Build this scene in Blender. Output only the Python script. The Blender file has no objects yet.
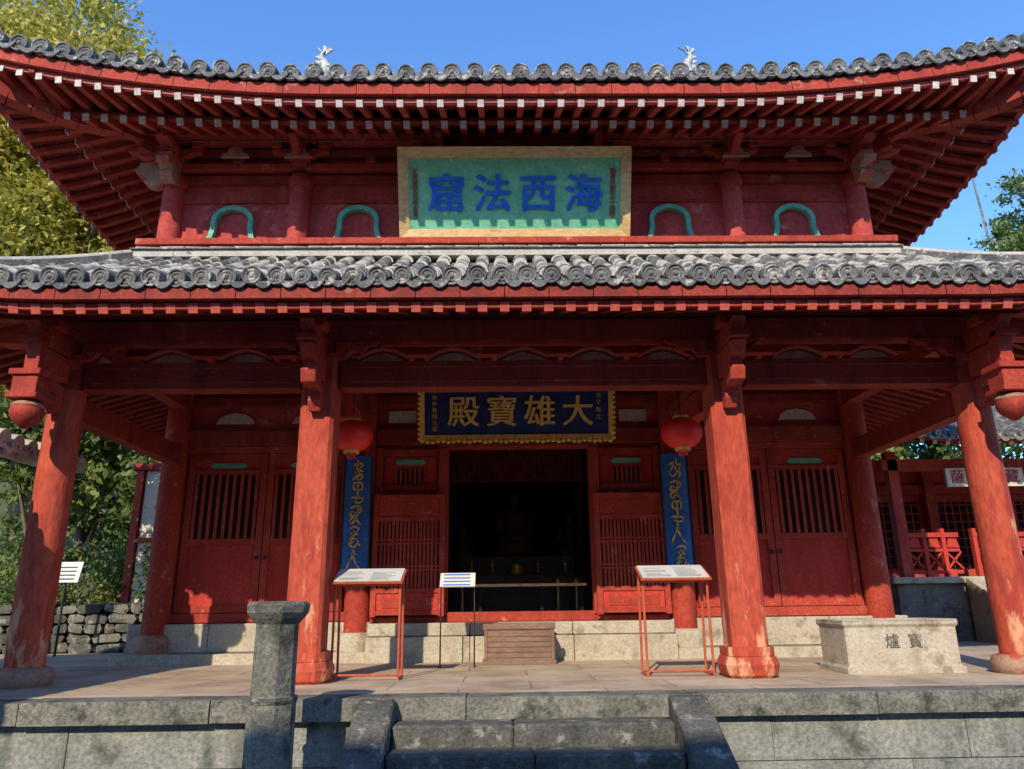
import bpy, math, random
import numpy as np
from mathutils import Vector, Matrix
random.seed(7); np.random.seed(7)
COL=bpy.context.scene.collection
# ---------------------------------------------------------------- materials
def mk(name):
    m=bpy.data.materials.new(name); m.use_nodes=True; nt=m.node_tree
    return m,nt,nt.nodes,nt.links,nt.nodes['Principled BSDF']
def ramp(N,pts):
    r=N.new('ShaderNodeValToRGB'); e=r.color_ramp.elements
    while len(e)<len(pts): e.new(0.5)
    for i,(p,c) in enumerate(pts):
        e[i].position=p; e[i].color=(c[0],c[1],c[2],1)
    return r
def noise(N,L,co,scale,detail=3,rough=.6,stretch=None):
    n=N.new('ShaderNodeTexNoise'); n.inputs['Scale'].default_value=scale; n.inputs['Detail'].default_value=detail; n.inputs['Roughness'].default_value=rough
    if stretch:
        mp=N.new('ShaderNodeMapping'); mp.inputs['Scale'].default_value=stretch; L.new(co,mp.inputs[0]); L.new(mp.outputs[0],n.inputs['Vector'])
    else: L.new(co,n.inputs['Vector'])
    return n
def mixc(N,L,fac,a,b,mode='MIX'):
    x=N.new('ShaderNodeMix'); x.data_type='RGBA'; x.blend_type=mode
    if isinstance(fac,(int,float)): x.inputs['Factor'].default_value=fac
    else: L.new(fac,x.inputs['Factor'])
    for s,v in ((x.inputs[6],a),(x.inputs[7],b)):
        if isinstance(v,tuple): s.default_value=(v[0],v[1],v[2],1)
        else: L.new(v,s)
    return x.outputs[2]
def pmat(name,c1,c2,scale=3,rough=.7,bump=.15,bscale=40,c3=None,th=.62,pscale=6,stretch=None,spec=.3,metal=0,fine=.35,zpeel=None,soft=.06,c4=None,th4=.6,s4=4):
    m,nt,N,L,B=mk(name)
    tc=N.new('ShaderNodeTexCoord').outputs['Object']
    n=noise(N,L,tc,scale,3,stretch=stretch)
    r=ramp(N,[(.3,c1),(.7,c2)]); L.new(n.outputs['Fac'],r.inputs[0]); col=r.outputs[0]
    f=noise(N,L,tc,bscale,2,.7,stretch)
    fr=ramp(N,[(.25,(1-fine,)*3),(.75,(1+fine*.35,)*3)]); L.new(f.outputs['Fac'],fr.inputs[0])
    col=mixc(N,L,1.0,col,fr.outputs[0],'MULTIPLY')
    if c4:
        p=noise(N,L,tc,s4,4,.65,(1,1,.3)); pr=ramp(N,[(th4,(0,0,0)),(th4+.12,(.8,.8,.8))]); L.new(p.outputs['Fac'],pr.inputs[0]); col=mixc(N,L,pr.outputs[0],col,c4)
    if c3:
        p=noise(N,L,tc,pscale,5,.7,stretch); src=p.outputs['Fac']
        if zpeel:
            sx=N.new('ShaderNodeSeparateXYZ'); L.new(tc,sx.inputs[0])
            mr=N.new('ShaderNodeMapRange'); mr.inputs[1].default_value=zpeel[0]; mr.inputs[2].default_value=zpeel[1]; mr.inputs[3].default_value=zpeel[2]; mr.inputs[4].default_value=0
            L.new(sx.outputs[2],mr.inputs[0])
            ad=N.new('ShaderNodeMath'); ad.operation='ADD'; L.new(src,ad.inputs[0]); L.new(mr.outputs[0],ad.inputs[1]); src=ad.outputs[0]
        pr=ramp(N,[(th,(0,0,0)),(th+soft,(1,1,1))]); L.new(src,pr.inputs[0])
        col=mixc(N,L,pr.outputs[0],col,c3)
    L.new(col,B.inputs['Base Color'])
    B.inputs['Roughness'].default_value=rough; B.inputs['Metallic'].default_value=metal; B.inputs['Specular IOR Level'].default_value=spec
    if bump:
        b=N.new('ShaderNodeBump'); b.inputs['Strength'].default_value=bump; b.inputs['Distance'].default_value=.02
        L.new(f.outputs['Fac'],b.inputs['Height']); L.new(b.outputs[0],B.inputs['Normal'])
    return m
RED=pmat('red_paint',(.38,.048,.030),(.49,.074,.044),1.5,.7,.16,30,c3=(.52,.20,.13),th=.60,pscale=5,soft=.12,c4=(.27,.036,.026),th4=.50,spec=.15,fine=.42)
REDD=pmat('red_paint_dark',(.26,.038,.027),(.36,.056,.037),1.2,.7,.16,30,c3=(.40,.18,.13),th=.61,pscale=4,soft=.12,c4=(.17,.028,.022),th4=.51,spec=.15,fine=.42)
REDW=pmat('red_wall_paint',(.46,.060,.050),(.57,.100,.078),1.0,.78,.12,25,c3=(.60,.24,.19),th=.585,pscale=3,soft=.14,c4=(.34,.044,.038),th4=.51,s4=2.5,spec=.15,fine=.4)
REDC=pmat('red_column_paint',(.46,.068,.036),(.56,.105,.055),1.2,.7,.35,26,c3=(.62,.31,.17),th=.635,pscale=5,stretch=(1,1,.3),zpeel=(0,1.6,.15),soft=.09,c4=(.31,.04,.028),th4=.50,s4=6,spec=.15,fine=.42)
REDDOOR=pmat('red_door_paint',(.48,.044,.030),(.58,.068,.045),.8,.65,.12,35,c3=(.58,.17,.11),th=.62,pscale=4,soft=.12,c4=(.36,.036,.026),th4=.51,s4=3,spec=.15,fine=.4)
REDTIP=pmat('red_rafter_tip',(.54,.09,.06),(.62,.13,.09),3,.6,.1,30)
WHITE=pmat('white_paint',(.58,.50,.42),(.76,.68,.60),5,.7,.1,30,c3=(.45,.14,.10),th=.60,pscale=11)
CREAM=pmat('cream_plaster',(.62,.54,.40),(.74,.66,.52),2,.8,.1,30)
GREEN=pmat('green_paint',(.11,.40,.26),(.18,.52,.36),4,.6,.1,30,c3=(.38,.48,.38),th=.62)
TILE=pmat('roof_tile',(.085,.086,.083),(.23,.225,.21),5,.75,.3,40,c3=(.42,.40,.35),th=.56,pscale=9,fine=.5)
TILEW=pmat('roof_tile_mortar',(.42,.39,.33),(.60,.56,.48),6,.85,.3,40,c3=(.18,.175,.16),th=.60,pscale=9)
STONE=pmat('grey_stone',(.15,.145,.118),(.29,.275,.22),2.5,.85,.7,35,c3=(.055,.058,.042),th=.52,pscale=3.5,fine=.55,soft=.12)
STONED=pmat('dark_stone',(.07,.071,.060),(.16,.152,.128),3,.85,.7,35,c3=(.26,.25,.21),th=.57,pscale=6,fine=.55)
STONEB=pmat('blue_grey_stone',(.25,.255,.22),(.40,.39,.34),1.5,.85,.6,30,c3=(.075,.082,.062),th=.525,pscale=2.2,fine=.5,soft=.14,c4=(.13,.135,.11),th4=.50,s4=2.4)
STONEC=pmat('cream_stone',(.44,.38,.28),(.56,.49,.37),2,.85,.45,35,c3=(.26,.22,.155),th=.55,pscale=5,soft=.12,c4=(.33,.28,.195),th4=.53,s4=3)
STONER=pmat('red_stone_base',(.34,.18,.12),(.46,.27,.18),5,.8,.3,35,c3=(.42,.09,.055),th=.52,pscale=4)
WOOD=pmat('brown_wood',(.19,.11,.078),(.30,.185,.13),4,.7,.2,40,stretch=(.3,1,1))
WOODL=pmat('signboard_wood',(.60,.38,.15),(.76,.53,.25),3,.6,.2,30,stretch=(.4,1,1),c3=(.40,.24,.09),th=.62)
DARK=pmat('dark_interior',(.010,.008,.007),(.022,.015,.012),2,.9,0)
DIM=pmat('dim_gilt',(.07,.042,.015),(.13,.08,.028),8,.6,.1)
DKWOOD=pmat('dark_lacquer',(.035,.014,.009),(.06,.024,.014),5,.4,.05)
GOLD=pmat('gold_leaf',(.66,.41,.08),(.85,.58,.16),8,.45,.2,30,metal=.05,c3=(.38,.2,.05),th=.68)
TEAL=pmat('signboard_green',(.15,.50,.27),(.23,.62,.38),3,.6,.15,20,c3=(.40,.62,.44),th=.60,pscale=8,fine=.3)
BLUEL=pmat('blue_letter',(.015,.12,.58),(.03,.20,.74),8,.5,.1,30)
NAVY=pmat('navy_board',(.010,.020,.08),(.018,.038,.14),5,.55,.1,30,fine=.3)
BLUEB=pmat('blue_board',(.02,.10,.32),(.04,.16,.44),4,.5,.12,30,c3=(.09,.22,.40),th=.64,fine=.3)
STEELR=pmat('orange_red_steel',(.48,.09,.035),(.57,.12,.05),6,.5,.05,30)
BLACK=pmat('black_metal',(.02,.02,.02),(.04,.04,.04),6,.5,.05,30)
PAPER=pmat('sign_panel',(.55,.56,.52),(.66,.66,.61),3,.5,.02,30,fine=.1)
INK=pmat('ink',(.05,.05,.06),(.1,.1,.1),3,.6,0)
REDINK=pmat('red_ink',(.35,.05,.03),(.42,.08,.04),3,.6,0)
BARK=pmat('bark',(.12,.085,.055),(.24,.18,.12),4,.9,.6,20,stretch=(1,1,.25))
BRASS=pmat('brass',(.5,.33,.12),(.65,.45,.18),5,.35,.05,30,metal=.5)
def lantern_mat():
    m,nt,N,L,B=mk('red_lantern_silk'); B.inputs['Base Color'].default_value=(.85,.020,.010,1); B.inputs['Roughness'].default_value=.5
    return m
LANT=lantern_mat()
def floor_mat():
    m,nt,N,L,B=mk('platform_paving'); tc=N.new('ShaderNodeTexCoord').outputs['Object']
    b=N.new('ShaderNodeTexBrick'); L.new(tc,b.inputs['Vector']); b.inputs['Scale'].default_value=1
    b.inputs['Brick Width'].default_value=1.25; b.inputs['Row Height'].default_value=.62; b.inputs['Mortar Size'].default_value=.007; b.inputs['Mortar Smooth'].default_value=.3
    b.inputs['Color1'].default_value=(.54,.42,.29,1); b.inputs['Color2'].default_value=(.62,.50,.365,1); b.inputs['Mortar'].default_value=(.20,.165,.12,1)
    n=noise(N,L,tc,1.2,6,.7); r=ramp(N,[(.34,(.62,.57,.51)),(.58,(1.05,1.03,1.0))]); L.new(n.outputs['Fac'],r.inputs[0])
    c=mixc(N,L,1.0,b.outputs['Color'],r.outputs[0],'MULTIPLY')
    f=noise(N,L,tc,60,3,.7); fr=ramp(N,[(.3,(.75,.75,.75)),(.7,(1.1,1.1,1.1))]); L.new(f.outputs['Fac'],fr.inputs[0])
    c=mixc(N,L,1.0,c,fr.outputs[0],'MULTIPLY'); L.new(c,B.inputs['Base Color']); B.inputs['Roughness'].default_value=.8
    bp=N.new('ShaderNodeBump'); bp.inputs['Strength'].default_value=.3; bp.inputs['Distance'].default_value=.02; L.new(f.outputs['Fac'],bp.inputs['Height']); L.new(bp.outputs[0],B.inputs['Normal'])
    return m
FLOOR=floor_mat()
GROUND=pmat('courtyard_ground',(.26,.235,.20),(.36,.33,.28),.8,.9,.3,30)
EARTH=pmat('hill_earth',(.06,.07,.03),(.13,.12,.06),.5,.95,.4,10)
def leaf_mat(name,a,b,c):
    m,nt,N,L,B=mk(name); g=N.new('ShaderNodeNewGeometry'); tc=N.new('ShaderNodeTexCoord').outputs['Object']
    n=noise(N,L,tc,.55,2,.6); r=ramp(N,[(.32,a),(.52,b),(.72,c)]); L.new(n.outputs['Fac'],r.inputs[0])
    rr=ramp(N,[(0,(.55,.6,.5)),(1,(1.35,1.25,1.2))]); L.new(g.outputs['Random Per Island'],rr.inputs[0])
    col=mixc(N,L,1.0,r.outputs[0],rr.outputs[0],'MULTIPLY'); L.new(col,B.inputs['Base Color']); B.inputs['Roughness'].default_value=.55
    t=N.new('ShaderNodeBsdfTranslucent'); L.new(col,t.inputs[0]); ms=N.new('ShaderNodeMixShader'); ms.inputs[0].default_value=.35
    L.new(B.outputs[0],ms.inputs[1]); L.new(t.outputs[0],ms.inputs[2]); L.new(ms.outputs[0],N['Material Output'].inputs[0]); return m
LEAFY=leaf_mat('leaf_yellow_green',(.24,.23,.03),(.46,.41,.06),(.60,.50,.10))
LEAFG=leaf_mat('leaf_green',(.07,.11,.022),(.14,.20,.045),(.26,.30,.07))
# ---------------------------------------------------------------- mesh builder
class MB:
    def __init__(s): s.v=[];s.f=[];s.i=[];s.sm=[];s.mats=[]
    def add(s,vs,fs,mat,smooth=False):
        if mat not in s.mats: s.mats.append(mat)
        k=s.mats.index(mat); o=len(s.v); s.v+= [tuple(v) for v in vs]
        for f in fs: s.f.append(tuple(o+a for a in f)); s.i.append(k); s.sm.append(smooth)
    def box(s,x0,x1,y0,y1,z0,z1,mat):
        vs=[(x,y,z) for z in (z0,z1) for y in (y0,y1) for x in (x0,x1)]
        s.add(vs,[(0,2,3,1),(4,5,7,6),(0,1,5,4),(2,6,7,3),(0,4,6,2),(1,3,7,5)],mat)
    def beam(s,p0,p1,w,h,mat,up=(0,0,1)):
        p0=Vector(p0);p1=Vector(p1);d=(p1-p0).normalized(); u=Vector(up)
        r=d.cross(u); 
        if r.length<1e-4: r=Vector((1,0,0))
        r.normalize(); u=r.cross(d).normalized()
        vs=[]
        for p in (p0,p1):
            for a,b in ((-1,-1),(1,-1),(1,1),(-1,1)): vs.append(p+r*(a*w/2)+u*(b*h/2))
        s.add(vs,[(0,1,2,3),(7,6,5,4),(0,4,5,1),(1,5,6,2),(2,6,7,3),(3,7,4,0)],mat)
    def cyl(s,p0,p1,r0,r1,mat,n=16,caps=True,smooth=True,rot=0):
        p0=Vector(p0);p1=Vector(p1);d=(p1-p0).normalized()
        a=Vector((0,1,0)) if abs(d.z)>.9 else Vector((0,0,1))
        x=d.cross(a).normalized(); y=d.cross(x).normalized()
        vs=[]
        for p,r in ((p0,r0),(p1,r1)):
            for k in range(n):
                t=2*math.pi*k/n+rot; vs.append(p+x*(r*math.cos(t))+y*(r*math.sin(t)))
        s.add(vs,[(k,(k+1)%n,n+(k+1)%n,n+k) for k in range(n)],mat,smooth)
        if caps: s.add(vs,[tuple(range(n))[::-1],tuple(range(n,2*n))],mat)
    def lathe(s,c,prof,mat,n=20,axis=(0,0,1),smooth=True,rot=0,sq=1):
        c=Vector(c);d=Vector(axis).normalized(); a=Vector((0,1,0)) if abs(d.z)>.9 else Vector((0,0,1))
        x=d.cross(a).normalized(); y=d.cross(x).normalized(); vs=[]
        for r,z in prof:
            for k in range(n):
                t=2*math.pi*k/n+rot; vs.append(c+x*(r*math.cos(t))+y*(r*math.sin(t))+d*z)
        fs=[]
        for j in range(len(prof)-1):
            for k in range(n): fs.append((j*n+k,j*n+(k+1)%n,(j+1)*n+(k+1)%n,(j+1)*n+k))
        s.add(vs,fs,mat,smooth)
        for idx,pr in ((0,prof[0]),(len(prof)-1,prof[-1])):
            if pr[0]>1e-3: s.add(vs[idx*n:(idx+1)*n],[tuple(range(n))],mat)
    def prism(s,pts,fn,a,b,mat):
        n=len(pts); vs=[fn(p[0],p[1],a) for p in pts]+[fn(p[0],p[1],b) for p in pts]
        s.add(vs,[tuple(range(n)),tuple(range(n,2*n))[::-1]]+[(k,n+k,n+(k+1)%n,(k+1)%n) for k in range(n)],mat)
    def pxz(s,pts,y0,y1,mat): s.prism(pts,lambda a,b,c:(a,c,b),y0,y1,mat)
    def pyz(s,pts,x0,x1,mat): s.prism(pts,lambda a,b,c:(c,a,b),x0,x1,mat)
    def arch(s,pts,fn,w,a,b,mat):
        P=[Vector(p) for p in pts]; L=[];R=[]
        for i,p in enumerate(P):
            t=(P[min(i+1,len(P)-1)]-P[max(i-1,0)]).normalized(); nn=Vector((-t.y,t.x)); L.append(p+nn*w/2); R.append(p-nn*w/2)
        for i in range(len(P)-1):
            s.prism([L[i],L[i+1],R[i+1],R[i]],fn,a,b,mat)
    def obj(s,name,parent=None,bevel=0,mat=None):
        me=bpy.data.meshes.new(name); me.from_pydata(s.v,[],s.f)
        for m in s.mats: me.materials.append(m)
        me.polygons.foreach_set('material_index',s.i); me.polygons.foreach_set('use_smooth',s.sm); me.update()
        import bmesh
        bm=bmesh.new(); bm.from_mesh(me); bmesh.ops.recalc_face_normals(bm,faces=bm.faces); bm.to_mesh(me); bm.free()
        o=bpy.data.objects.new(name,me); COL.objects.link(o)
        if parent: o.parent=parent
        if bevel:
            b=o.modifiers.new('bevel','BEVEL'); b.width=bevel; b.segments=1; b.limit_method='ANGLE'; b.angle_limit=math.radians(50)
        if mat is not None: o.matrix_world=mat
        return o
def empty(name,loc=(0,0,0)):
    e=bpy.data.objects.new(name,None); COL.objects.link(e); e.location=loc; return e
XZ=lambda a,b,c:(a,c,b)
YZ=lambda a,b,c:(c,a,b)
def text(body,size,mat,M,name,parent=None,ext=.008,off=0.0,shear=0,spacing=1.0):
    c=bpy.data.curves.new(name+'_c','FONT'); c.body=body; c.size=size; c.align_x='CENTER'; c.align_y='CENTER'; c.extrude=ext; c.offset=off; c.shear=shear; c.space_line=spacing; c.resolution_u=3
    t=bpy.data.objects.new(name+'_t',c); COL.objects.link(t); bpy.context.view_layer.update()
    me=bpy.data.meshes.new_from_object(t.evaluated_get(bpy.context.evaluated_depsgraph_get()))
    bpy.data.objects.remove(t); me.name=name; me.materials.clear(); me.materials.append(mat)
    o=bpy.data.objects.new(name,me); COL.objects.link(o); me.transform(M)
    if parent: o.parent=parent
    return o
def face_front(x,y,z,tilt=0):
    return Matrix.Translation((x,y,z))@Matrix.Rotation(math.radians(90+tilt),4,'X')
# ---------------------------------------------------------------- roof generator
class Roof:
    def __init__(s,ex,ey0,ey1,wx,wy0,wy1,ze,zt,k=.25,lift=0,D=4.2):
        s.__dict__.update(ex=ex,ey0=ey0,ey1=ey1,wx=wx,wy0=wy0,wy1=wy1,ze=ze,zt=zt,k=k,lift=lift,D=D)
        s.yc=(ey0+ey1)/2; s.hy=(ey1-ey0)/2
    def P(s,side,u,t,dz=0):
        if side in('front','back'): dist=abs(u); E=s.ex
        else: dist=abs(u-s.yc); E=s.hy
        c=max(0,min(1.3,(dist-(E-s.D))/s.D)); L=s.lift*c*c
        z=s.zt+(s.ze-s.zt)*(t+s.k*t*(1-t))+L*t*t+dz
        if side=='front': return Vector((u,s.wy0-(s.wy0-s.ey0)*t,z))
        if side=='back': return Vector((u,s.wy1+(s.ey1-s.wy1)*t,z))
        sg=1 if side=='right' else -1
        return Vector((sg*(s.wx+(s.ex-s.wx)*t),u,z))
    def rng(s,side):
        return (-s.ex,s.ex) if side in('front','back') else (s.ey0,s.ey1)
    def t0(s,side,u):
        if side in('front','back'):
            return 0 if abs(u)<=s.wx or s.ex==s.wx else (abs(u)-s.wx)/(s.ex-s.wx)
        if u<s.wy0: return (s.wy0-u)/(s.wy0-s.ey0)
        if u>s.wy1: return (u-s.wy1)/(s.ey1-s.wy1)
        return 0
    def out(s,side): return {'front':Vector((0,-1,0)),'back':Vector((0,1,0)),'left':Vector((-1,0,0)),'right':Vector((1,0,0))}[side]
    def lat(s,side): return Vector((1,0,0)) if side in('front','back') else Vector((0,1,0))
    def tiles(s,mb,side,sp,r,tl,ends=True,mat=TILE,mort=0,em=None):
        em=em or TILE
        a,b=s.rng(side); n=int(round((b-a)/sp)); sp=(b-a)/n; lat=s.lat(side); out=s.out(side)
        run=(s.P(side,(a+b)/2,1)-s.P(side,(a+b)/2,0)).length
        for i in range(n+1):
            u=a+i*sp; t0=s.t0(side,u); wob=random.uniform(-.012,.012)
            if t0<.995:
                nt=max(1,int(round(run*(1-t0)/tl)))
                for j in range(nt):
                    ta=t0+(1-t0)*j/nt; tb=t0+(1-t0)*(j+1)/nt
                    pa=s.P(side,u,ta,.01);pb=s.P(side,u,tb,.01); jit=random.uniform(-.007,.007)
                    ra,rb=r*.84,r*random.uniform(.95,1.05); vs=[]
                    for p,rr in ((pa,ra),(pb,rb)):
                        for q in range(7):
                            th=math.pi*q/6; vs.append(p+lat*(math.cos(th)*rr+jit)+Vector((0,0,math.sin(th)*rr*1.05)))
                    mm=mat
                    if mort and random.random()<mort: mm=TILEW
                    mb.add(vs,[(q,q+1,8+q,7+q) for q in range(6)],mm,True); mb.add(vs[7:],[tuple(range(7))],TILEW if mort and random.random()<.5 else mat)
            if ends:
                p=s.P(side,u,1,.02+wob*.8)+out*(.012+wob)
                R=r*1.12*random.uniform(.97,1.03); ax=out+Vector((random.uniform(-.08,.08),random.uniform(-.08,.08),-.12+random.uniform(-.07,.07)))
                mb.lathe(p,[(R,-.10),(R,.012),(R*.97,.022),(R*.84,.022),(R*.80,.006),(R*.62,.006),(R*.57,.014),(R*.5,.014),(R*.46,.004),(R*.25,.004),(R*.2,.018),(0.0,.02)],em,18,axis=ax)
            if i<n:
                um=u+sp/2; t0m=s.t0(side,um)
                if t0m<.99:
                    nt=max(1,int(round(run*(1-t0m)/tl)))
                    for j in range(nt):
                        ta=t0m+(1-t0m)*j/nt; tb=t0m+(1-t0m)*(j+1)/nt; vs=[]
                        for p,dz in ((s.P(side,um,ta,-.03),-.012),(s.P(side,um,tb,-.03),.006)):
                            for q in range(5):
                                x=-1+q/2; vs.append(p+lat*(x*sp/2)+Vector((0,0,dz+.045*x*x)))
                        mb.add(vs,[(q,q+1,6+q,5+q) for q in range(4)],mat,True)
                        mb.add(vs[5:]+[v-Vector((0,0,.02)) for v in vs[5:]],[(q,q+1,6+q,5+q) for q in range(4)],mat)
                if ends:
                    p=s.P(side,um,1,-.012+random.uniform(-.006,.006))+out*.03; vs=[]
                    for dpt in (0,-.025):
                        for q in range(9):
                            x=-1+q/4; vs.append(p+out*dpt+lat*(x*sp*.42)+Vector((0,0,.045*x*x-.028)))
                        for q in range(9):
                            x=-1+q/4; vs.append(p+out*dpt+lat*(x*sp*.42)+Vector((0,0,.045*x*x-.028-.062*(1-.55*x*x))))
                    fs=[(q,q+1,10+q,9+q) for q in range(8)]+[(18+q,27+q,28+q,19+q) for q in range(8)]+[(q,18+q,19+q,q+1) for q in range(8)]+[(9+q,10+q,28+q,27+q) for q in range(8)]
                    mb.add(vs,fs,em)
    def strip(s,mb,side,t,dz,w,h,mat,inset=0,step=.4):
        a,b=s.rng(side); n=int((b-a)/step); out=s.out(side)
        pts=[s.P(side,a+inset*0+(b-a)*i/n,t,dz)-out*inset for i in range(n+1)]
        for p,q in zip(pts[:-1],pts[1:]):
            e=(q-p).normalized()*.004; mb.beam(p-e,q+e,w,h,mat)
    def rafters(s,mb,side,sp,w,h,ta,tb,dz,mat,tip=None,droop=0):
        a,b=s.rng(side); n=int(round((b-a)/sp)); sp=(b-a)/n; 
        for i in range(1,n):
            u=a+i*sp; t0=s.t0(side,u); t1=max(ta,t0)
            if t1>tb-.04: continue
            p=s.P(side,u,t1,dz); q=s.P(side,u,tb,dz)
            mb.beam(p,q,w,h,mat)
            if tip:
                d=(q-p).normalized(); mb.beam(q+d*.0005,q+d*.012,w*1.02,h*1.02,tip)
    def surf(s,mb,side,ta,tb,dz,mat,step=.5):
        a,b=s.rng(side); n=int((b-a)/step)
        for i in range(n):
            for j in range(3):
                u0=a+(b-a)*i/n; u1=a+(b-a)*(i+1)/n
                vs=[]
                for u,e in ((u0,0),(u1,0),(u1,1),(u0,1)):
                    t0=s.t0(side,u); lo=max(ta,t0); t=lo+(tb-lo)*(j+e)/3 if lo<tb else tb
                    vs.append(s.P(side,u,t,dz))
                mb.add(vs,[(0,1,2,3)],mat)
    def hips(s,mb,w,h,mat,cor=(('front',-1),('front',1)),t1=1.03,dz=.1,n=10,cap=None):
        for side,sg in cor:
            prev=None
            for i in range(n+1):
                t=t1*i/n; u=sg*(s.wx+(s.ex-s.wx)*t); p=s.P(side,u,t,dz+(.10*max(0,t-.75)/.25 if cap else 0))
                if prev is not None: 
                    mb.beam(prev,p,w,h,mat)
                    if cap: mb.cyl(prev+Vector((0,0,h/2)),p+Vector((0,0,h/2)),w*.36,w*.36,cap,10)
                prev=p
            if cap:
                d=Vector((sg,-1,.1)).normalized(); mb.lathe(prev+Vector((0,0,h/2)),[(.13,-.05),(.13,.02),(.10,.03),(.09,.01),(.04,.01),(0,.03)],mat,16,axis=d)
ALL=('front','left','right')
hall=empty('temple_hall',(0,10.5,0))
H=lambda mb,name,bev=0: keep(mb.obj(name,None,bev))
def keep(o,par=hall):
    o.parent=par; o.matrix_parent_inverse=Matrix.Translation(par.location).inverted(); return o
# ---- lower roof
LR=Roof(6.45,6.3,17.2,4.62,8.40,15.6,3.60,4.82,k=.18,lift=.40,D=2.0)
mb=MB()
for sd in ALL: LR.tiles(mb,sd,.232,.083,.27,mort=.34)
LR.hips(mb,.16,.09,TILE,dz=.07,cap=TILEW)
mb.box(-4.70,4.70,8.20,8.40,4.78,4.865,TILEW)
mb.box(-4.72,4.72,8.17,8.40,4.867,4.885,TILE)
x=-4.7
while x<4.7:
    mb.cyl((x+.006,8.28,4.90),(min(4.72,x+.29),8.28,4.90+random.uniform(-.006,.006)),.048,.044,TILEW,10); x+=.3
for sg in (-1,1):
    mb.box(min(sg*4.62,sg*4.78),max(sg*4.62,sg*4.78),8.42,15.6,4.76,4.89,TILEW)
H(mb,'lower_roof_tiles')
mb=MB()
LS=Roof(6.38,6.36,17.1,4.75,7.62,15.9,3.37,3.84,k=0,lift=.40,D=2.0)
for sd in ALL:
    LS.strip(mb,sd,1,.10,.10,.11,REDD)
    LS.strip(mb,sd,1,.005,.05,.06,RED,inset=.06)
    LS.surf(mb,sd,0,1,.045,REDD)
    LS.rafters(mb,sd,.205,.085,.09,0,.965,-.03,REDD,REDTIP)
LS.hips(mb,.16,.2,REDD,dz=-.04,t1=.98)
H(mb,'lower_eave_rafters')
# ---- upper roof
UR=Roof(6.35,6.9,17.1,4.4,8.75,15.2,6.34,7.5,k=.25,lift=.60,D=4.2)
UG=Roof(4.4,8.75,15.25,4.4,12,12,7.5,10.15,k=.2)
mb=MB()
for sd in ALL: UR.tiles(mb,sd,.252,.086,.3,mort=.1)
for sd in ('front','back'): UG.tiles(mb,sd,.252,.086,.5,ends=False)
UR.hips(mb,.2,.16,TILE,dz=.12,cap=TILE,t1=1.02)
mb.box(-3.9,3.9,11.85,12.15,10.1,10.42,TILE); mb.cyl((-3.95,12,10.44),(3.95,12,10.44),.09,.09,TILE,10)
for sg in (-1,1):
    mb.pyz([(8.8,7.45),(15.2,7.45),(12,10.1)],sg*4.2-.03,sg*4.2+.03,RED)
    prev=None
    for i in range(9):
        p=UG.P('front',sg*4.3,i/8,.14)
        if prev: mb.beam(prev,p,.22,.2,TILE)
        prev=p
H(mb,'upper_roof_tiles')
def shachi(x,name):
    mb=MB(); sg=1 if x<0 else -1
    pts=[(0,0,.17),(.10*sg,.18,.18),(.06*sg,.36,.14),(-.06*sg,.52,.10),(-.10*sg,.66,.07),(-.04*sg,.78,.04)]
    for (a,b,r),(c,d,q) in zip(pts[:-1],pts[1:]): mb.cyl((x+a,12,10.45+b),(x+c,12,10.45+d),r,q,TILEW,12)
    mb.lathe((x+.17*sg,12,10.55),[(.02,-.16),(.12,-.1),(.16,0),(.12,.1),(.02,.15)],TILEW,12,axis=(sg,0,.2))
    for dx,dz in ((-.2,.22),(.02,.3),(.2,.2)):
        mb.pxz([(x-.05*sg,11.20),(x+dx-.05,11.20+dz),(x+dx+.06,11.18+dz*.8),(x+.03,11.15)],11.97,12.03,TILEW)
    for k in range(3): mb.pxz([(x-.12*sg,10.65+.17*k),(x-.3*sg,10.75+.17*k),(x-.1*sg,10.8+.17*k)],11.98,12.02,TILEW)
    mb.v=[(x+(a-x)*.64,12+(b-12)*.64,10.50+(c-10.45)*.64) for a,b,c in mb.v]
    H(mb,name)
shachi(-3.62,'ridge_fish_ornament_a'); shachi(3.45,'ridge_fish_ornament_b')
US=Roof(6.26,6.98,17.0,4.42,8.48,15.5,6.07,6.78,k=0,lift=.60,D=4.2)
mb=MB()
for sd in ALL:
    US.strip(mb,sd,1,.105,.10,.13,RED)
    US.strip(mb,sd,1,.008,.05,.055,REDTIP,inset=.05)
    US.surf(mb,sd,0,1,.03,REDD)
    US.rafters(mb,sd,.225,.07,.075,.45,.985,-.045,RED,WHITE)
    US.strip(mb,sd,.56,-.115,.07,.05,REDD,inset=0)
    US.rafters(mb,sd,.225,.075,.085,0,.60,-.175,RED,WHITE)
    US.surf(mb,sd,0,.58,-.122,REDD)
US.hips(mb,.17,.24,RED,dz=-.12,t1=.99)
H(mb,'upper_eave_rafters')
# ---- upper wall
mb=MB()
mb.box(-4.4,4.4,8.5,15.5,4.75,6.9,REDW)
W=MB()
W.box(-4.72,4.72,8.26,8.5,4.975,5.06,RED)
W.box(-4.72,-4.45,8.5,15.6,4.975,5.06,RED); W.box(4.45,4.72,8.5,15.6,4.975,5.06,RED)
cx=[-4.42,-2.80,-1.0,1.0,2.76,4.38]
for x in cx:
    W.cyl((x,8.46,5.06),(x,8.46,6.02),.135,.125,REDW,18)
    W.lathe((x,8.46,5.84),[(.14,0),(.16,.05),(.155,.12),(.13,.18)],RED,18)
W.box(-4.6,4.6,8.41,8.47,5.92,6.02,REDD)
W.box(-4.7,4.7,8.36,8.498,6.08,6.17,RED)
W.box(-4.6,4.6,8.40,8.498,6.30,6.40,REDD)
W.box(-4.75,4.75,8.28,8.46,6.44,6.58,RED)
W.box(-4.75,4.75,8.10,8.22,6.42,6.52,REDD)
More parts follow.
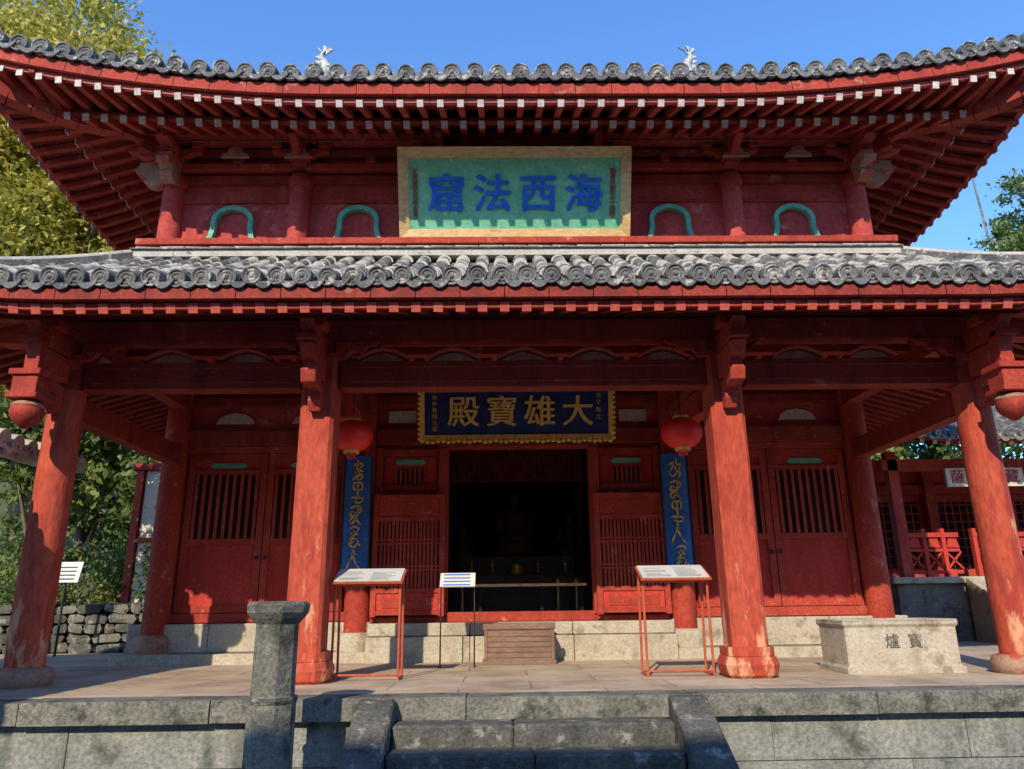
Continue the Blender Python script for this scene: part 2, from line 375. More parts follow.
for sg in (-1,1):
    W.box(min(sg*4.42,sg*4.5),max(sg*4.42,sg*4.5),8.5,15.5,6.08,6.17,RED); W.box(min(sg*4.45,sg*4.7),max(sg*4.45,sg*4.7),8.5,15.5,6.44,6.58,RED)
    W.cyl((sg*4.44,10.8,5.06),(sg*4.44,10.8,6.08),.12,.115,RED,16)
def armpts(c,z,a,h):
    P=[(c-a,z+h),(c-a,z+h*.55)]
    for k in range(1,6):
        t=k/5*math.pi/2; P.append((c-a+a*.55*math.sin(t)*.9,z+h*.55-h*.55*(1-math.cos(t))))
    Q=[(2*c-p[0],p[1]) for p in P[::-1]]
    return P+Q
for x in cx:
    W.box(x-.13,x+.13,8.28,8.5,6.17,6.25,RED); W.box(x-.09,x+.09,8.30,8.49,6.12,6.17,RED)
    W.pxz(armpts(x,6.23,.36,.12),8.30,8.40,RED)
    for q in (-.3,0,.3): W.box(x+q-.065,x+q+.065,8.27,8.42,6.355,6.435,RED)
    W.pyz(armpts(8.3,6.20,.42,.12),x-.05,x+.05,RED)
    W.box(x-.065,x+.065,7.90,8.03,6.325,6.40,RED)
    W.pyz(armpts(8.2,6.33,.55,.11),x-.045,x+.045,RED)
    W.pxz(armpts(x,6.40,.28,.09),7.90,7.99,RED)
    for q in (-.22,.22): W.box(x+q-.05,x+q+.05,7.87,8.02,6.49,6.545,RED)
    for q in (-.3,0,.3): W.box(x+q-.07,x+q+.07,8.262,8.43,6.425,6.437,STONER)
W.box(-4.9,4.9,7.89,7.99,6.55,6.62,REDD)
for x in (-3.6,3.56,-1.9,1.9):
    W.box(x-.06,x+.06,8.33,8.48,6.17,6.30,REDD)
for sg in (-1,1):
    x=sg*4.52
    # cloud-carved corner noses, tiered
    for (dz,sc,y0,y1) in ((0,1.0,8.30,8.46),(.24,1.25,8.20,8.33)):
        P=[(-.02,5.86),(.10,5.82),(.18,5.84),(.25,5.90),(.20,5.94),(.26,5.99),(.33,5.99),(.36,6.06),(.30,6.10),(.31,6.15),(-.02,6.16)]
        W.pxz([(x+sg*a*sc,5.84+(b_-5.84)*(1 if dz==0 else .55)+dz*1.35) for a,b_ in P],y0,y1,STONER if dz==0 else RED)
        W.pyz([(8.36-a*sc,5.84+(b_-5.84)*(1 if dz==0 else .55)+dz*1.35) for a,b_ in P],sg*4.4-.08,sg*4.4+.08,STONER if dz==0 else RED)
    W.pxz([(x-.06*sg,6.22),(x+.3*sg,6.22),(x+.38*sg,6.30),(x-.06*sg,6.32)],8.22,8.36,STONER)
    for j in range(4):
        d=Vector((sg,-1,0)).normalized(); p=Vector((sg*4.42,8.46,6.12+.11*j)); q=p+d*(.28+.2*j)+Vector((0,0,.04)); W.beam(p,q,.11,.09,RED)
        W.box(q.x-.06,q.x+.06,q.y-.06,q.y+.06,q.z+.047,q.z+.10,RED)
    for xx in (sg*2.8,sg*3.6): 
        W.pxz([(xx-.18,6.17),(xx-.16,6.22),(xx-.10,6.24),(xx-.08,6.30),(xx,6.335),(xx+.08,6.30),(xx+.10,6.24),(xx+.16,6.22),(xx+.18,6.17)],8.22,8.262,STONER)
H(mb,'upper_wall'); H(W,'upper_wall_timber',.008)
W=MB()
for x0,x1 in ((-4.3,-2.93),(-2.67,-1.3),(1.3,2.63),(2.89,4.25)):
    W.box(x0,x1,8.47,8.497,5.66,5.70,RED)
for x in (-3.63,-2.04,1.93,3.53):
    pts=[(x-.295,5.07),(x-.255,5.17),(x-.23,5.28)]
    for k in range(0,9):
        t=math.pi-(math.pi*k/8); pts.append((x+.235*math.cos(t)*(1-.05*math.sin(t)),5.40+.17*math.sin(t)))
    pts+=[(x+.23,5.28),(x+.255,5.17),(x+.295,5.07)]
    W.arch(pts,XZ,.06,8.42,8.497,GREEN)
H(W,'arched_windows')
# ---- signboard (upper)
sb=empty('temple_signboard',(0,8.1,5.57))
A=Vector((-.055,8.33,5.06)); Bt=Vector((-.055,7.86,6.06)); tilt=math.degrees(math.atan2(.47,1.0)); hh=(Bt-A).length
Ms=Matrix.Translation((A+Bt)/2)@Matrix.Rotation(math.radians(90+tilt),4,'X')
w=2.86
mb=MB(); mb.box(-w/2+.1,w/2-.1,-hh/2+.1,hh/2-.1,-.04,.0,TEAL)
F=MB(); b=.125
def frame(F,w,h,b,mat,z0,z1,zi):
    o=[(-w/2,-h/2),(w/2,-h/2),(w/2,h/2),(-w/2,h/2)]; i=[(-w/2+b,-h/2+b),(w/2-b,-h/2+b),(w/2-b,h/2-b),(-w/2+b,h/2-b)]
    for k in range(4):
        l=(k+1)%4; vs=[(*o[k],z0),(*o[l],z0),(*o[l],z1),(*o[k],z1),(*i[k],z0),(*i[l],z0),(*i[l],zi),(*i[k],zi)]
        F.add(vs,[(0,1,2,3),(3,2,6,7),(4,7,6,5),(0,4,5,1),(0,3,7,4),(1,5,6,2)],mat)
frame(F,w,hh,b,WOODL,-.05,.05,.012)
for q,nm in ((mb,'board'),(F,'frame')):
    o=q.obj(nm); o.data.transform(Ms); keep(o,sb)
def sign_text(ch,x,y,size,mat,Mx,par,off=.012,ext=.012,z=.012,sx=1.0,nm='character'):
    o=text(ch,size,mat,Mx@Matrix.Translation((x,y,z))@Matrix.Diagonal((sx,1,1,1)),nm,None,ext,off); keep(o,par)
for i,ch in enumerate('窟法西海'):
    M2=Ms@Matrix.Translation((-.84+.565*i,-.03,0))
    for dx,dy in ((0,0),(.011,.005),(-.010,-.006)):
        sign_text(ch,dx,dy,.48,BLUEL,M2,sb,off=0,ext=.010,z=.010+.0012*(dx>0)+.0024*(dx<0))
for i,ch in enumerate('大清道光元年吉旦'): sign_text(ch,-1.23,.26-.075*i,.08,REDINK,Ms,sb,0.001,.004)
for i,ch in enumerate('臨濟正宗三十四世'): sign_text(ch,1.21,.26-.075*i,.08,REDINK,Ms,sb,0.001,.004)
# ---- porch beams
mb=MB()
mb.box(-5.6,5.6,7.50,7.70,3.42,3.66,RED)
mb.box(-5.7,5.7,7.52,7.68,3.70,3.84,RED)
for a,b2 in ((-4.64,-2.36),(-1.94,1.94),(2.36,4.64)):
    mb.box(a,b2,7.50,7.71,2.90,3.19,REDD)
    mb.box(a+.1,b2-.1,7.49,7.499,2.96,2.975,RED); mb.box(a+.1,b2-.1,7.49,7.499,3.12,3.135,RED)
for sg in (-1,1):
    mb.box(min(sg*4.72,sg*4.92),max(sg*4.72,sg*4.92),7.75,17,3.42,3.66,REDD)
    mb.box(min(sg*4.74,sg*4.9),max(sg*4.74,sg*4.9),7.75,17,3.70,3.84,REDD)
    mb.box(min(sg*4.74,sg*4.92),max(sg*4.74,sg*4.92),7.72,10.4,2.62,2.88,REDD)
    for i in range(8):
        y0=7.8+2.55*i/8; y1=7.8+2.55*(i+1)/8; f=lambda y:2.88+.12*math.sin(math.pi*(y-7.8)/2.55)
        mb.beam((sg*2.17,y0,f(y0)),(sg*2.17,y1,f(y1)),.17,.28,RED)
    mb.box(sg*2.17-.06,sg*2.17+.06,7.7,10.4,3.30,3.45,REDD)
for x in (-3.75,-2.95,-1.5,-.75,0,.75,1.5,2.95,3.75):
    pts=[(x-.27+.54*k/10,3.225+.10*math.sin(math.pi*k/10)) for k in range(11)]
    mb.arch(pts,XZ,.03,7.47,7.60,REDTIP)
    mb.pxz([(x-.25,3.20)]+[(x-.25+.5*k/8,3.205+.09*math.sin(math.pi*k/8)) for k in range(1,8)]+[(x+.25,3.20)],7.53,7.58,STONER)
mb.box(-4.8,4.8,7.7,10.5,3.86,3.9,REDD)
for i in range(44):
    x=-4.7+i*.2186; mb.box(x-.035,x+.035,7.72,10.5,3.78,3.86,RED)
for y in (8.5,9.4): mb.box(-4.75,4.75,y-.07,y+.07,3.58,3.78,REDD)
H(mb,'porch_beams_and_ceiling',.008)
mb=MB()
for x in (-4.82,-2.15,2.12,4.80):
    inn=1 if x<0 else -1
    mb.pyz([(7.6,3.20),(7.6,2.96),(7.30,2.93),(7.16,2.80),(7.02,2.82),(6.98,2.95),(7.06,3.02),(6.94,3.08),(6.88,3.2)],x-.075,x+.075,RED)
    mb.pyz([(7.6,3.42),(7.6,3.22),(7.1,3.22),(6.92,3.30),(6.80,3.42)],x-.065,x+.065,RED)
    mb.box(x-.13,x+.13,7.02,7.24,3.42,3.52,RED); mb.box(x-.10,x+.10,6.82,6.98,3.21,3.28,REDD)
    mb.box(x-.17,x+.17,7.42,7.78,3.19,3.27,RED); mb.box(x-.13,x+.13,7.44,7.76,3.27,3.42,REDD)
    for dirn in (-1,1):
        L=.62 if dirn==inn else .42
        mb.pxz([(x+dirn*.15,3.20),(x+dirn*.15,3.40),(x+dirn*L,3.40),(x+dirn*(L-.03),3.345),(x+dirn*(L-.13),3.33),(x+dirn*(L-.17),3.27),(x+dirn*(L-.30),3.28),(x+dirn*(L-.36),3.20)],7.44,7.565,RED)
    mb.pyz([(7.42,2.90),(7.42,2.62),(7.33,2.60),(7.27,2.70),(7.30,2.80),(7.18,2.84),(7.2,2.93)],x-.06,x+.06,RED)
H(mb,'column_brackets',.01)
for x,nm in ((-4.80,'a'),(4.77,'b')):
    mb=MB()
    mb.box(x-.07,x+.07,6.88,7.02,2.9,3.35,RED)
    mb.box(x-.15,x+.15,6.80,7.10,2.86,2.92,RED); mb.box(x-.12,x+.12,6.83,7.07,2.68,2.86,RED); mb.box(x-.15,x+.15,6.80,7.10,2.63,2.68,RED)
    mb.lathe((x,6.95,2.63),[(.04,0),(.07,-.02),(.13,-.05),(.15,-.10),(.145,-.15),(.115,-.20),(.07,-.24),(.03,-.27),(.0,-.28)],RED,16)
    mb.lathe((x,6.95,2.63),[(.08,-.005),(.135,-.035),(.152,-.06),(.135,-.075)],STONER,16)
    H(mb,'hanging_lotus_post_'+nm,.006)
# ---- front columns
mb=MB()
def chamf(x,y,r,c): return [(x-r+c,y-r),(x+r-c,y-r),(x+r,y-r+c),(x+r,y+r-c),(x+r-c,y+r),(x-r+c,y+r),(x-r,y+r-c),(x-r,y-r+c)]
XY=lambda a,b,c:(a,b,c)
for x in (-2.15,2.12):
    mb.prism(chamf(x,7.6,.175,.035),XY,.28,3.2,REDC)
    mb.prism(chamf(x,7.6,.22,.07),XY,.20,.28,REDC)
    vs=[]; 
    for z,r in ((0,.20),(.03,.235),(.12,.255),(.19,.23),(.2,.21)):
        vs+=[(*p,z) for p in chamf(x,7.6,r,r*.35)]
    fs=[(j*8+k,j*8+(k+1)%8,(j+1)*8+(k+1)%8,(j+1)*8+k) for j in range(4) for k in range(8)]
    mb.add(vs,fs,REDC)
for x in (-4.82,4.80):
    prof=[(.175,.17),(.18,.8),(.175,2.0),(.165,3.2)]
    mb.lathe((x,7.6,0),prof,REDC,28)
    mb.lathe((x,7.6,0),[(.24,0),(.27,.04),(.275,.10),(.24,.16),(.20,.175),(.17,.175)],STONER,28)
    mb.lathe((x,7.6,0),[(.19,2.90),(.193,3.0),(.19,3.1)],REDD,28)
H(mb,'porch_columns')
# ---- recessed wall
mb=MB()
for x in (-4.87,-2.2,2.2,4.87):
    mb.cyl((x,10.42,.34),(x,10.42,3.86),.175,.165,RED,22)
    mb.lathe((x,10.42,0),[(.24,.0),(.25,.2),(.255,.28),(.22,.35),(.17,.36)],STONER if abs(x)>3 else STONEC,22)
H(mb,'wall_columns')
mb=MB()
mb.box(-4.8,-1.0,10.52,10.65,.45,3.88,REDW); mb.box(1.0,4.8,10.52,10.65,.45,3.88,REDW); mb.box(-1.0,1.0,10.52,10.65,2.86,3.88,REDW)
for sg in (-1,1): mb.box(min(sg*4.8,sg*4.9),max(sg*4.8,sg*4.9),10.6,16.5,0,3.7,REDW)
mb.box(-4.8,4.8,16.4,16.5,0,3.7,REDW)
H(mb,'recessed_wall')
mb=MB()
for a,b2 in ((-4.72,-2.37),(-2.03,2.03),(2.37,4.72)):
    mb.box(a,b2,10.38,10.519,2.90,3.12,REDD); mb.box(a,b2,10.42,10.519,3.50,3.62,REDD)
    mb.box(a,b2,10.44,10.519,3.13,3.17,RED)
for a,b2 in ((-4.72,-2.37),(2.37,4.72)):
    mb.box(a,b2,10.43,10.519,.50,.62,RED); mb.box(a,b2,10.43,10.519,2.80,2.898,RED)
    for c in ((a+b2)/2-.55,(a+b2)/2+.55):
        P=[(c-.28,3.24),(c+.28,3.24)]+[(c+.28*math.cos(t*math.pi/6)*1,3.24+.17*math.sin(t*math.pi/6)) for t in range(1,6)]
        mb.pxz(P,10.49,10.518,CREAM)
for c in (-1.68,1.68):
    mb.box(c-.2,c+.2,10.49,10.518,3.24,3.42,CREAM)
for sg in (-1,1):
    mb.box(min(sg*.99,sg*1.13),max(sg*.99,sg*1.13),10.36,10.519,.56,2.84,RED)
    mb.box(min(sg*1.14,sg*2.03),max(sg*1.14,sg*2.03),10.42,10.519,2.24,2.32,RED)
    mb.box(min(sg*1.93,sg*2.02),max(sg*1.93,sg*2.02),10.40,10.519,.56,2.86,RED)
    mb.box(min(sg*1.14,sg*1.92),max(sg*1.14,sg*1.92),10.44,10.519,2.74,2.84,RED)
mb.box(-1.14,1.14,10.37,10.519,2.845,2.899,RED)
H(mb,'wall_timber',.006)
def leaf(mb,x0,x1,flip):
    y=10.44; z0,z1=.63,2.79
    mb.box(x0,x1,y+.03,y+.07,z0,z1,REDDOOR)
    for a,b2 in ((x0,x0+.09),(x1-.09,x1)): mb.box(a,b2,y,y+.03,z0,z1,RED)
    for a,b2 in ((z0,z0+.09),(z1-.10,z1),(1.52,1.60),(2.50,2.56)): mb.box(x0+.09,x1-.09,y,y+.03,a,b2,RED)
    mb.box(x0+.10,x1-.10,y+.015,y+.029,1.61,2.49,DARK)
    n=9
    for i in range(n):
        x=x0+.13+(x1-x0-.26)*i/(n-1); mb.box(x-.021,x+.021,y-.004,y+.014,1.60,2.50,RED)
    cx_=(x0+x1)/2; mb.pxz([(cx_-.22,2.585),(cx_+.22,2.585),(cx_+.26,2.62),(cx_+.22,2.66),(cx_-.22,2.66),(cx_-.26,2.62)],y+.012,y+.029,GREEN)
    left=x0 in(-3.545,3.56)
    mb.lathe(((x0+.05) if left else (x1-.05),y-.002,1.35),[(.03,0),(.03,.012),(.012,.02),(0,.022)],BLACK,10,axis=(0,-1,0))
mb=MB()
leaf(mb,-4.66,-3.56,0); leaf(mb,-3.545,-2.42,0); leaf(mb,2.42,3.545,0); leaf(mb,3.56,4.66,0)
for c in (-1.54,1.54):
    y=10.44
    mb.box(c-.37,c+.37,y+.045,y+.075,2.33,2.73,REDDOOR)
    mb.box(c-.22,c+.22,y+.03,y+.044,2.34,2.56,DARK)
    for i in range(7): mb.box(c-.2+i*.0667-.016,c-.2+i*.0667+.016,y+.015,y+.03,2.34,2.56,RED)
    mb.pxz([(c-.18,2.62),(c+.18,2.62),(c+.22,2.65),(c+.18,2.69),(c-.18,2.69),(c-.22,2.65)],y+.02,y+.044,GREEN)
H(mb,'barred_doors')
mb=MB()
for sg in (-1,1):
    x0,x1=(-2.0,-1.02) if sg<0 else (1.02,2.0); y=10.22
    z0,z1=.55,2.16
    for a,b2 in ((x0,x0+.075),(x1-.075,x1)): mb.box(a,b2,y,y+.05,z0,z1,RED)
    for a,b2 in ((z1-.07,z1),(z1-.36,z1-.30),(z0+.30,z0+.36),(z0+.02,z0+.08)): mb.box(x0+.075,x1-.075,y+.002,y+.048,a,b2,RED)
    mb.box(x0+.08,x1-.08,y+.02,y+.035,z1-.30,z1-.07,REDDOOR)
    mb.box(x0+.08,x1-.08,y+.02,y+.035,z0+.08,z0+.30,REDDOOR)
    n=15
    for i in range(n):
        x=x0+.12+(x1-x0-.24)*i/(n-1); mb.box(x-.017,x+.017,y+.012,y+.036,z0+.36,z1-.36,RED)
    for z in (1.15,1.2,1.50,1.55): mb.box(x0+.075,x1-.075,y+.006,y+.042,z-.012,z+.012,RED)
    mb.box(x0+.08,x1-.08,y+.047,y+.055,z0+.36,z1-.36,DKWOOD)
    m_=(x0+x1)/2
    mb.pxz([(m_-.34,z1-.13),(m_-.28,z1-.10),(m_+.28,z1-.10),(m_+.34,z1-.13),(m_+.34,z1-.24),(m_+.28,z1-.27),(m_-.28,z1-.27),(m_-.34,z1-.24)],y+.010,y+.02,RED)
    mb.pxz([(m_-.34,z0+.27),(m_-.2,z0+.24),(m_,z0+.2),(m_+.2,z0+.24),(m_+.34,z0+.27),(m_+.34,z0+.11),(m_-.34,z0+.11)],y+.010,y+.02,RED)
    mb.cyl((x0+.02,y+.08,z0-.05),(x0+.02,y+.08,z1+.06),.025,.025,RED,10)
H(mb,'lattice_half_doors',.004)
# interior
mb=MB()
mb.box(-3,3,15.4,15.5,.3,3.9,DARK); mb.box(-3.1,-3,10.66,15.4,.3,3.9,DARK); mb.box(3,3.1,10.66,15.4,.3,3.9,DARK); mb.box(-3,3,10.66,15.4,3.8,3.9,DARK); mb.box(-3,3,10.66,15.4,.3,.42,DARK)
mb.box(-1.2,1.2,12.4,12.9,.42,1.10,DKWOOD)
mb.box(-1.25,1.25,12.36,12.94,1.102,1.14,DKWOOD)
mb.box(-1.6,1.6,13.4,14.3,.42,1.5,DKWOOD)
for x in (-1.15,1.15): mb.cyl((x,13.2,.42),(x,13.2,3.8),.14,.14,DKWOOD,14)
H(mb,'interior_room')
mb=MB()
for x in (-.75,-.4,.35,.8): 
    mb.lathe((x,12.6,1.14),[(.06,0),(.03,.04),(.02,.15),(.04,.18),(.02,.22),(.01,.28)],BRASS,12)
for x in (-.85,.6,.88): mb.lathe((x,11.6,.42),[(.10,0),(.03,.05),(.02,.55),(.05,.60),(.015,.64)],BRASS,12)
mb.lathe((0,12.62,1.14),[(.10,0),(.13,.05),(.14,.10),(.11,.15),(.13,.18)],BRASS,16)
def buddha(x,y,z,s):
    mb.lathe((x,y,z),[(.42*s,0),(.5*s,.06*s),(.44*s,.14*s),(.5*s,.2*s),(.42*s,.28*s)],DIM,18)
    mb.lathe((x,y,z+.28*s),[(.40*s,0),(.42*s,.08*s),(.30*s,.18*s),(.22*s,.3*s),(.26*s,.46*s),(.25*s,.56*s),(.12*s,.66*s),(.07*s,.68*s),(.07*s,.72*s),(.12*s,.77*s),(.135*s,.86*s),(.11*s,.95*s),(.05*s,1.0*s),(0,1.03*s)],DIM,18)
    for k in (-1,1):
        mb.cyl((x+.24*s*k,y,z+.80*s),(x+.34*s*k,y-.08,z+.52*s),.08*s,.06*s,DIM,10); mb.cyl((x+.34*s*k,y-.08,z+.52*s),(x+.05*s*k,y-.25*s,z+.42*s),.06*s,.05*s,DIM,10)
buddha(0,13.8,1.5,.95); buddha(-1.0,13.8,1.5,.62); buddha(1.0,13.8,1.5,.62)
CURT=pmat('dark_curtain',(.09,.018,.014),(.15,.03,.022),6,.9,.2,12)
for k in range(26):
    x=-1.0+k*.08; mb.beam((x,11.7+.02*(k%2),2.55),(x,11.7+.02*(k%2),3.2),.075,.02,CURT,up=(0,1,0))
H(mb,'altar_furnishings')
# ---- plinth
mb=MB()
for a,b2 in ((-5.2,-2.0),(2.0,5.2)):
    n=3
    for i in range(n):
        xa=a+(b2-a)*i/n+.004; xb=a+(b2-a)*(i+1)/n-.004; mb.box(xa,xb,10.34,10.9,.13,.49,STONEC)
    mb.box(a-.05,b2+.05,10.05,10.34,-.01,.125,STONEC); mb.box(a,b2,10.345,10.9,-.01,.128,STONED)
for i in range(3):
    xa=-2.0+4*i/3+.004; xb=-2.0+4*(i+1)/3-.004; mb.box(xa,xb,10.12,10.9,.31,.47,STONEC)
    mb.box(xa,xb,9.98,10.118,-.01,.305,STONEC); mb.box(xa,xb,10.12,10.9,-.01,.308,STONED)
mb.box(-1.0,1.0,10.36,10.60,.472,.60,RED)
mb.box(-2.02,-1.0,10.38,10.60,.472,.545,RED); mb.box(1.0,2.02,10.38,10.60,.472,.545,RED)
H(mb,'stone_plinth',.01)
# ---- name plaque
npq=empty('name_plaque',(0,9.9,3.3))
Mp=Matrix.Translation((-.03,9.90,3.26))@Matrix.Rotation(math.radians(90+14),4,'X')
mb=MB(); mb.box(-1.27,1.27,-.34,.42,-.04,0,NAVY); F=MB(); frame(F,2.66,.86,.06,GOLD,-.05,.04,.02); 
for v in range(len(F.v)): F.v[v]=(F.v[v][0],F.v[v][1]+.04,F.v[v][2])
for k in range(37):
    x=-1.30+.072*k; F.lathe((x,-.405-.018*math.sin(k*.9)**2,.02),[(.034,-.03),(.036,0),(.02,.02),(0,.024)],GOLD,8,axis=(0,0,1))
for k in range(13):
    for sg in (-1,1): F.lathe((sg*1.335,-.38+.07*k,.02),[(.03,-.03),(.034,0),(.02,.02),(0,.024)],GOLD,8,axis=(0,0,1))
for q,nm in ((mb,'board'),(F,'gilt_frame')):
    o=q.obj(nm); o.data.transform(Mp); keep(o,npq)
for i,ch in enumerate('殿寶雄大'):
    M2=Mp@Matrix.Translation((-.73+.525*i,-.04,0))
    for dx,dy in ((0,0),(.007,.003),(-.007,-.004)):
        sign_text(ch,dx,dy,.45,GOLD,M2,npq,off=0,ext=.010,z=.010+.0012*(dx>0)+.0024*(dx<0))
for i,ch in enumerate('甲申仲春隱元書'): sign_text(ch,-1.13,.26-.085*i,.075,GOLD,Mp,npq,0,.004)
for i,ch in enumerate('弟子敬立'): sign_text(ch,1.13,.2-.1*i,.075,GOLD,Mp,npq,0,.004)
# ---- couplets, cursive brushwork as raised gilt ribbons
GLY=[[[(-.6,.5),(-.1,.7),(.5,.6),(.1,.2),(-.4,-.1),(.2,0),(.6,-.1)],[(-.1,1),(-.15,.3),(-.3,-.5),(-.7,-.9)],[(.0,-.2),(.5,-.5),(.1,-.9),(-.2,-.6),(.3,-.4)]],
 [[(-.5,.9),(.4,.9),(.45,.3),(-.4,.3),(-.5,.85)],[(0,.9),(0,-.5),(-.3,-.6)],[(-.7,-.5),(0,-.45),(.7,-.6),(.3,-.95),(-.4,-.85)]],
 [[(-.7,.6),(.0,.8),(.6,.5),(.2,.1),(-.5,.3),(-.6,-.1),(.1,0)],[(.3,.9),(.1,.0),(-.4,-.8),(-.7,-.6),(-.3,-.3),(.6,-.9)]],
 [[(-.5,.8),(0,.95),(.5,.8),(.2,.5),(-.4,.4),(.1,.3),(.5,.2)],[(0,.6),(-.1,.1),(-.5,-.3),(.1,-.1),(.5,-.4),(0,-.9),(-.5,-.6),(0,-.4)],[(.6,-.6),(.75,-.85)]],
 [[(0,1),(-.1,.4),(-.5,-.2),(-.8,-.8)],[(-.05,.3),(.3,-.3),(.8,-.85)],[(-.3,.6),(.3,.5)]],
 [[(-.7,.3),(-.2,.5),(-.3,0),(-.6,-.4),(-.3,-.8),(.2,-.4),(.0,.2)],[(.2,.9),(.3,.3),(.7,.4),(.5,-.1),(.2,-.2),(.6,-.5),(.3,-.95)]]]
def cat(pts,n=7):
    P=[pts[0]]+pts+[pts[-1]]; out=[]
    for i in range(1,len(P)-2):
        for k in range(n):
            t=k/n; a,b_,c,d=[np.array(P[j]) for j in (i-1,i,i+1,i+2)]
            out.append(.5*((2*b_)+(-a+c)*t+(2*a-5*b_+4*c-d)*t*t+(-a+3*b_-3*c+d)*t**3))
    out.append(np.array(P[-2])); return out
def glyph(mb,k,cx_,cz,sx,sz,y):
    for st in GLY[k%len(GLY)]:
        p=cat(st); n=len(p)
        p=[np.array((cx_+q[0]*sx,cz+q[1]*sz)) for q in p]; L=[];R=[]
        for i in range(n):
            t=p[min(i+1,n-1)]-p[max(i-1,0)]; t=t/(np.linalg.norm(t)+1e-9); w_=(.0035+.010*abs(math.sin(math.pi*(i/n)*1.6+.5))*(1 if i<n-3 else .3)); nn=np.array((-t[1],t[0]))*w_; L.append(p[i]+nn); R.append(p[i]-nn)
        for i in range(n-1): mb.prism([L[i],L[i+1],R[i+1],R[i]],XZ,y-.003,y+.012,GOLD)
for x,ord_ in ((-2.22,(0,1,2,3,4)),(2.15,(5,2,1,4,3))):
    e=empty('couplet_board',(x,10.12,1.85)); mb=MB(); n=10
    for k in range(n):
        t0=-1+2*k/n;t1=-1+2*(k+1)/n; f=lambda t:10.13+.05*t*t
        mb.prism([(x+.185*t0,f(t0)),(x+.185*t1,f(t1)),(x+.185*t1,f(t1)+.025),(x+.185*t0,f(t0)+.025)],XY,1.03,2.68,BLUEB)
    for sg in(-1,1): mb.box(x+sg*.19-.006,x+sg*.19+.006,10.165,10.215,1.02,2.69,BLACK)
    keep(mb.obj('board'),e); mb=MB()
    for k,g_ in enumerate(ord_): glyph(mb,g_,x+random.uniform(-.012,.012),2.48-.30*k,.115,.145,10.122)
    keep(mb.obj('gilt_calligraphy'),e)
# ---- lanterns
for x in (-1.95,1.83):
    e=empty('paper_lantern',(x,8.3,2.56)); mb=MB(); n=24; prof=[]
    for k in range(13):
        t=-1+2*k/12; prof.append((max(.08,.235*math.sqrt(max(0,1-t*t*.88))),.175*t))
    vs=[]; 
    for r,z in prof:
        for j in range(n*2):
            rr=r*(1 if j%2 else .955); a=math.pi*j/n; vs.append((x+rr*math.cos(a),8.3+rr*math.sin(a),2.56+z))
    N2=2*n
    mb.add(vs,[(a*N2+j,a*N2+(j+1)%N2,(a+1)*N2+(j+1)%N2,(a+1)*N2+j) for a in range(12) for j in range(N2)],LANT,True)
    mb.cyl((x,8.3,2.73),(x,8.3,2.76),.09,.09,GOLD,16); mb.cyl((x,8.3,2.36),(x,8.3,2.39),.09,.09,GOLD,16)
    mb.cyl((x,8.3,2.76),(x,8.3,3.85),.006,.006,BLACK,6)
    for k in range(12):
        a=k*.524; mb.cyl((x+.05*math.cos(a),8.3+.05*math.sin(a),2.36),(x+.045*math.cos(a),8.3+.045*math.sin(a),2.30),.008,.006,LANT,5)
    keep(mb.obj('lantern_body'),e)
# ---- platform + steps
mb=MB()
mb.box(-16,16,6.62,24,-.9,-.004,STONED)
mb.box(-16,16,6.60,24,-.003,0,FLOOR)
x=-16.0
while x<16:
    l=random.uniform(1.3,2.0); mb.box(x+.004,min(16,x+l)-.004,6.28+random.uniform(-.006,.006),6.598,-.165+random.uniform(-.004,.004),random.uniform(-.004,.003),STONE); x+=l
for row,(z0,z1) in enumerate(((-.50,-.17),(-.9,-.505))):
    x=-16.0-row*.4
    while x<16:
        l=random.uniform(1.0,1.7); mb.box(x+.003,x+l-.003,6.37+random.uniform(-.008,.008),6.62,z0,z1-.002,STONEB); x+=l
o=mb.obj('stone_platform',None,.014)
mb=MB()
for i in range(5):
    z=-.155*(i+1); y1=6.28-.28*i; y0=y1-.28
    xs=[-1.08,-.1+random.uniform(-.3,.3),1.04]
    for a,b2 in zip(xs[:-1],xs[1:]): mb.box(a+.003,b2-.003,y0-.02,y1-.022,-.95,z+random.uniform(-.004,.004),STONED)
for a,b2 in ((-1.37,-1.085),(1.045,1.33)):
    mb.pyz([(6.27,.0),(6.27,-.95),(4.45,-.95),(4.45,-.86),(6.15,-.005)],a,b2,STONED)
mb.obj('stone_steps',None,.018)
# ---- stone post
mb=MB()
pc=(-1.86,5.6)
mb.lathe((pc[0],pc[1],0),[(.165,-.92),(.165,.09),(.150,.10),(.148,.58),(.185,.62),(.215,.66),(.22,.71),(.205,.735),(.10,.738)],STONE,8,smooth=False,rot=math.pi/8)
mb.lathe((pc[0],pc[1],0),[(.17,.06),(.178,.08),(.17,.10)],STONED,8,smooth=False,rot=math.pi/8)
mb.obj('stone_post',None,.014)
# ---- stone trough
mb=MB()
X0,X1,Y0,Y1=3.16,4.28,7.72,8.35
vs=[]
for z,e in ((0,.03),(.06,.03),(.065,0),(.44,0),(.45,.02),(.49,.02)):
    vs+= [(X0-e,Y0-e,z),(X1+e,Y0-e,z),(X1+e,Y1+e,z),(X0-e,Y1+e,z)]
mb.add(vs,[(j*4+k,j*4+(k+1)%4,(j+1)*4+(k+1)%4,(j+1)*4+k) for j in range(5) for k in range(4)],STONEC)
for a in ((X0-.02,X1+.02,Y0-.02,Y0+.10),(X0-.02,X1+.02,Y1-.10,Y1+.02),(X0-.02,X0+.1,Y0+.1,Y1-.1),(X1-.1,X1+.02,Y0+.1,Y1-.1)): mb.box(*a,.485,.505,STONEC)
mb.box(X0+.1,X1-.1,Y0+.1,Y1-.1,.40,.43,STONED)
blk=mb.obj('stone_incense_trough',None,.01)
